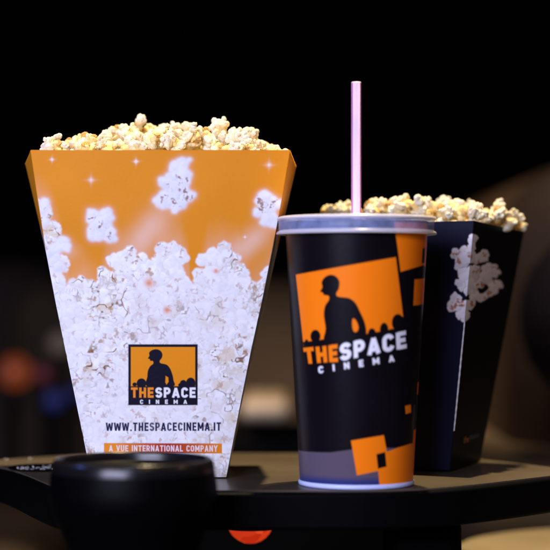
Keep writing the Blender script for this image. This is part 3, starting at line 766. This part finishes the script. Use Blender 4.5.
while n < 95 and tries < 6000:
    tries += 1
    s_, t_ = random.random(), random.random()
    s2, t2 = .09+.82*s_, .13+.76*t_
    base_ = (tl*(1-s2)+tc0*s2)*(1-t2)+(tb*(1-s2)+tr*s2)*t2
    h = .172+.012*(1-(2*s2-1)**2)*(1-(2*t2-1)**2)+random.uniform(-.006, .003)
    if t_ < .12: h -= .004
    p = Vector((base_.x, base_.y, h))
    if ok(p, .0116): placed.append(p); piece(p, random.uniform(.0092, .0130), 'b'); n += 1

# ================================================================== SETTING AND BACKGROUND
M['cream'] = mat('cream_armrest_cap', (.60,.50,.34), .4)
def plane(name, c, sx, sy, m, rot=None):
    bm = bmesh.new(); bmesh.ops.create_grid(bm, x_segments=1, y_segments=1, size=.5)
    Mx = Matrix.Translation(c) @ (rot or Matrix()) @ Matrix.Diagonal((sx, sy, 1, 1))
    bmesh.ops.transform(bm, matrix=Mx, verts=bm.verts); o = bm_obj(name, bm, m); tag(o, kind='structure'); return o
plane('floor', (0,4,-.75), 14, 16, M['carpet'])
plane('back_wall', (0,10,1.5), 14, 5, M['wall'], Matrix.Rotation(math.radians(90), 4, 'X'))
from mathutils import Euler
def E(*a): return Euler([math.radians(q) for q in a])
# neighbouring seat on the right: long side and beige cushion
s1 = thing('cinema_seat', 'brown leather cinema seat with lit beige cushion on the right behind the black box', 'cinema seat', 'cinema seats behind the tray', loc=(.6,2.1,-.75))
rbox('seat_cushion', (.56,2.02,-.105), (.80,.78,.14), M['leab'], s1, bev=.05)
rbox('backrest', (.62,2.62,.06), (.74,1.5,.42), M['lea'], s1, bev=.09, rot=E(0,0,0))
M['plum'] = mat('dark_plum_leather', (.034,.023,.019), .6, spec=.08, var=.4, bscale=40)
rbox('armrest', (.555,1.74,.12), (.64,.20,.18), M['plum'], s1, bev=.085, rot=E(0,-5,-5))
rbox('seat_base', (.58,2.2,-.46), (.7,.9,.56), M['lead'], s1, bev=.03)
# seat further back in the middle
s2 = thing('cinema_seat', 'brown leather cinema seat seen between the orange box and the cup', 'cinema seat', 'cinema seats behind the tray', loc=(-.2,3.1,-.75))
rbox('backrest', (-.10,3.1,-.10), (.72,.18,.50), M['lea'], s2, bev=.07, rot=E(-14,0,0))
rbox('seat_cushion', (-.10,2.75,-.34), (.72,.6,.16), M['lead'], s2, bev=.05)
rbox('armrest', (-.013,2.50,-.029), (.064,.22,.026), M['cream'], s2, bev=.012)
rbox('gap_shade_block', (-.03,2.47,-.20), (.42,.12,.30), M['matt'], s2, bev=.03)  # black block standing in for the shade in the gap behind the tray
rbox('seat_base', (-.10,2.9,-.58), (.7,.6,.34), M['lead'], s2, bev=.03)
s3 = thing('cinema_seat', 'dim brown cinema seat at the left edge behind the orange box', 'cinema seat', 'cinema seats behind the tray', loc=(-.6,3.3,-.75))
rbox('backrest', (-.72,3.5,-.06), (.66,.18,.50), M['plum'], s3, bev=.08, rot=E(-12,0,0))
rbox('seat_cushion', (-.72,3.1,-.36), (.66,.6,.16), M['lead'], s3, bev=.05)
rbox('seat_base', (-.72,3.2,-.6), (.62,.6,.30), M['lead'], s3, bev=.03)
# the seat the tray belongs to: cushion below
s4 = thing('cinema_seat', 'tan leather seat with a rounded armrest below the tray at bottom right', 'cinema seat', loc=(.4,1.38,-.75))
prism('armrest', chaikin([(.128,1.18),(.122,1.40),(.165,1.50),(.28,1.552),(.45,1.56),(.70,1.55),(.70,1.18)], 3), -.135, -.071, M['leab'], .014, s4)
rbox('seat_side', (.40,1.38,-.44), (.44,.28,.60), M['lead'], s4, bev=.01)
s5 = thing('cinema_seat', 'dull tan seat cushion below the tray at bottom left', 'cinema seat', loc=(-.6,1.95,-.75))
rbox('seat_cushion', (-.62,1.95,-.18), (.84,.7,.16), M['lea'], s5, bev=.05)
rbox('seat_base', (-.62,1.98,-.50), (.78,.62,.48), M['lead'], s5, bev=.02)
def lamp(px, py, Y, r, m, label):
    c = P(px, py, Y); t_ = thing('aisle_lamp', label, 'lamp', 'small lamps far behind', loc=tuple(c))
    bm = bmesh.new(); bmesh.ops.create_uvsphere(bm, u_segments=20, v_segments=12, radius=r)
    bmesh.ops.transform(bm, matrix=Matrix.Translation(c), verts=bm.verts)
    o = bm_obj('bulb', bm, m, None, True); par(o, t_)
    o = rbox('lamp_post', (c.x, c.y+.012, (c.z-.75)/2-r*.45), (.012, .012, c.z+.75-r*.9), M['matt'], t_, bev=.002, seg=2)
lamp(15,372,2.7,.024,M['lmp_o'],'out of focus orange lamp glowing at the left edge')
lamp(60,343,2.7,.016,M['lmp_w'],'faint grey white lamp glow beside the orange box, upper of the small glows')
lamp(54,400,2.6,.014,M['lmp_b'],'out of focus blue lamp low beside the orange box')
lamp(42,374,2.7,.013,M['lmp_r'],'dull red lamp glow between the orange and the blue lamps')
lamp(74,392,2.6,.008,M['lmp_b'],'small blue lamp touching the edge of the orange box')

# ================================================================== LIGHTS
def light(kind, name, loc, target, energy, color, **k):
    l = bpy.data.lights.new(name, kind); l.energy = energy; l.color = color
    for a_, b_ in k.items(): setattr(l, a_, b_)
    o = bpy.data.objects.new(name, l); col.objects.link(o); o.location = loc
    o.rotation_euler = (Vector(target)-Vector(loc)).to_track_quat('-Z', 'Y').to_euler(); return o
light('SPOT', 'ceiling_spot', (.20,1.56,2.2), (0,1.25,.1), 500, (1,.80,.47), spot_size=math.radians(26), spot_blend=.6, shadow_soft_size=.025)
light('AREA', 'screen_light', (-.68,-.38,.50), (0,1.2,.1), 42, (.68,.70,1), shape='RECTANGLE', size=1.0, size_y=.5)
light('SPOT', 'side_fill', (1.15,.95,.75), (.05,1.25,.1), 3.2, (1,.62,.42), spot_size=math.radians(50), spot_blend=.8, shadow_soft_size=.04)  # unseen warm spot added to light the right-facing panels
light('SPOT', 'row_fill', (-.5,2.0,.9), (.27,2.45,.02), 62, (1,.70,.45), spot_size=math.radians(60), spot_blend=1, shadow_soft_size=.1)  # unseen spot added to brighten the side of the right seat
light('SPOT', 'far_row_fill', (-.05,2.2,.8), (-.03,2.95,-.12), 72, (1,.78,.55), spot_size=math.radians(30), spot_blend=1, shadow_soft_size=.1)  # unseen spot added to light the middle seat and its armrest cap
light('SPOT', 'left_seat_fill', (-.5,1.9,1.6), (-.45,1.9,-.2), 26, (1,.74,.42), spot_size=math.radians(50), spot_blend=1, shadow_soft_size=.1)  # unseen spot added to warm the seat at lower left
light('SPOT', 'cushion_fill', (.30,1.55,.9), (.46,1.95,-.03), 18, (1,.74,.5), spot_size=math.radians(40), spot_blend=1, shadow_soft_size=.1)  # unseen spot added to brighten the beige cushion
light('SPOT', 'armrest_fill', (.65,1.75,1.1), (.38,1.42,-.07), 2, (1,.74,.42), spot_size=math.radians(40), spot_blend=1, shadow_soft_size=.05)  # unseen spot added to light the tan armrest from above
for i, (x, y, z, c, e) in enumerate([(-.72,1.02,.42,(.12,.25,1),3.5),(-.45,.45,.5,(1,.62,.25),1.6),(-.12,.35,.5,(.5,.62,1),2.2),(.18,.45,.5,(1,.62,.25),1.6)]):
    light('POINT', 'ceiling_point', (x,y,z), (0,0,0), e, c, shadow_soft_size=.03)
w = bpy.data.worlds.new('World'); sc.world = w; w.use_nodes = True
w.node_tree.nodes['Background'].inputs[0].default_value = (.5,.45,.6,1); w.node_tree.nodes['Background'].inputs[1].default_value = .004

# ================================================================== CAMERA
cam = bpy.data.cameras.new('camera'); co_ = bpy.data.objects.new('camera', cam); col.objects.link(co_)
co_.location = (0,0,CZ); co_.rotation_euler = (math.radians(90),0,0)
cam.sensor_width = 36; cam.lens = FP/550*36; cam.shift_y = (HZ-275)/550
cam.clip_start = .05; cam.clip_end = 60
cam.dof.use_dof = True; cam.dof.focus_distance = 1.215; cam.dof.aperture_fstop = 4.2
sc.camera = co_
sc.view_settings.view_transform = 'Standard'; sc.view_settings.look = 'None'; sc.view_settings.exposure = 0; sc.view_settings.gamma = 1
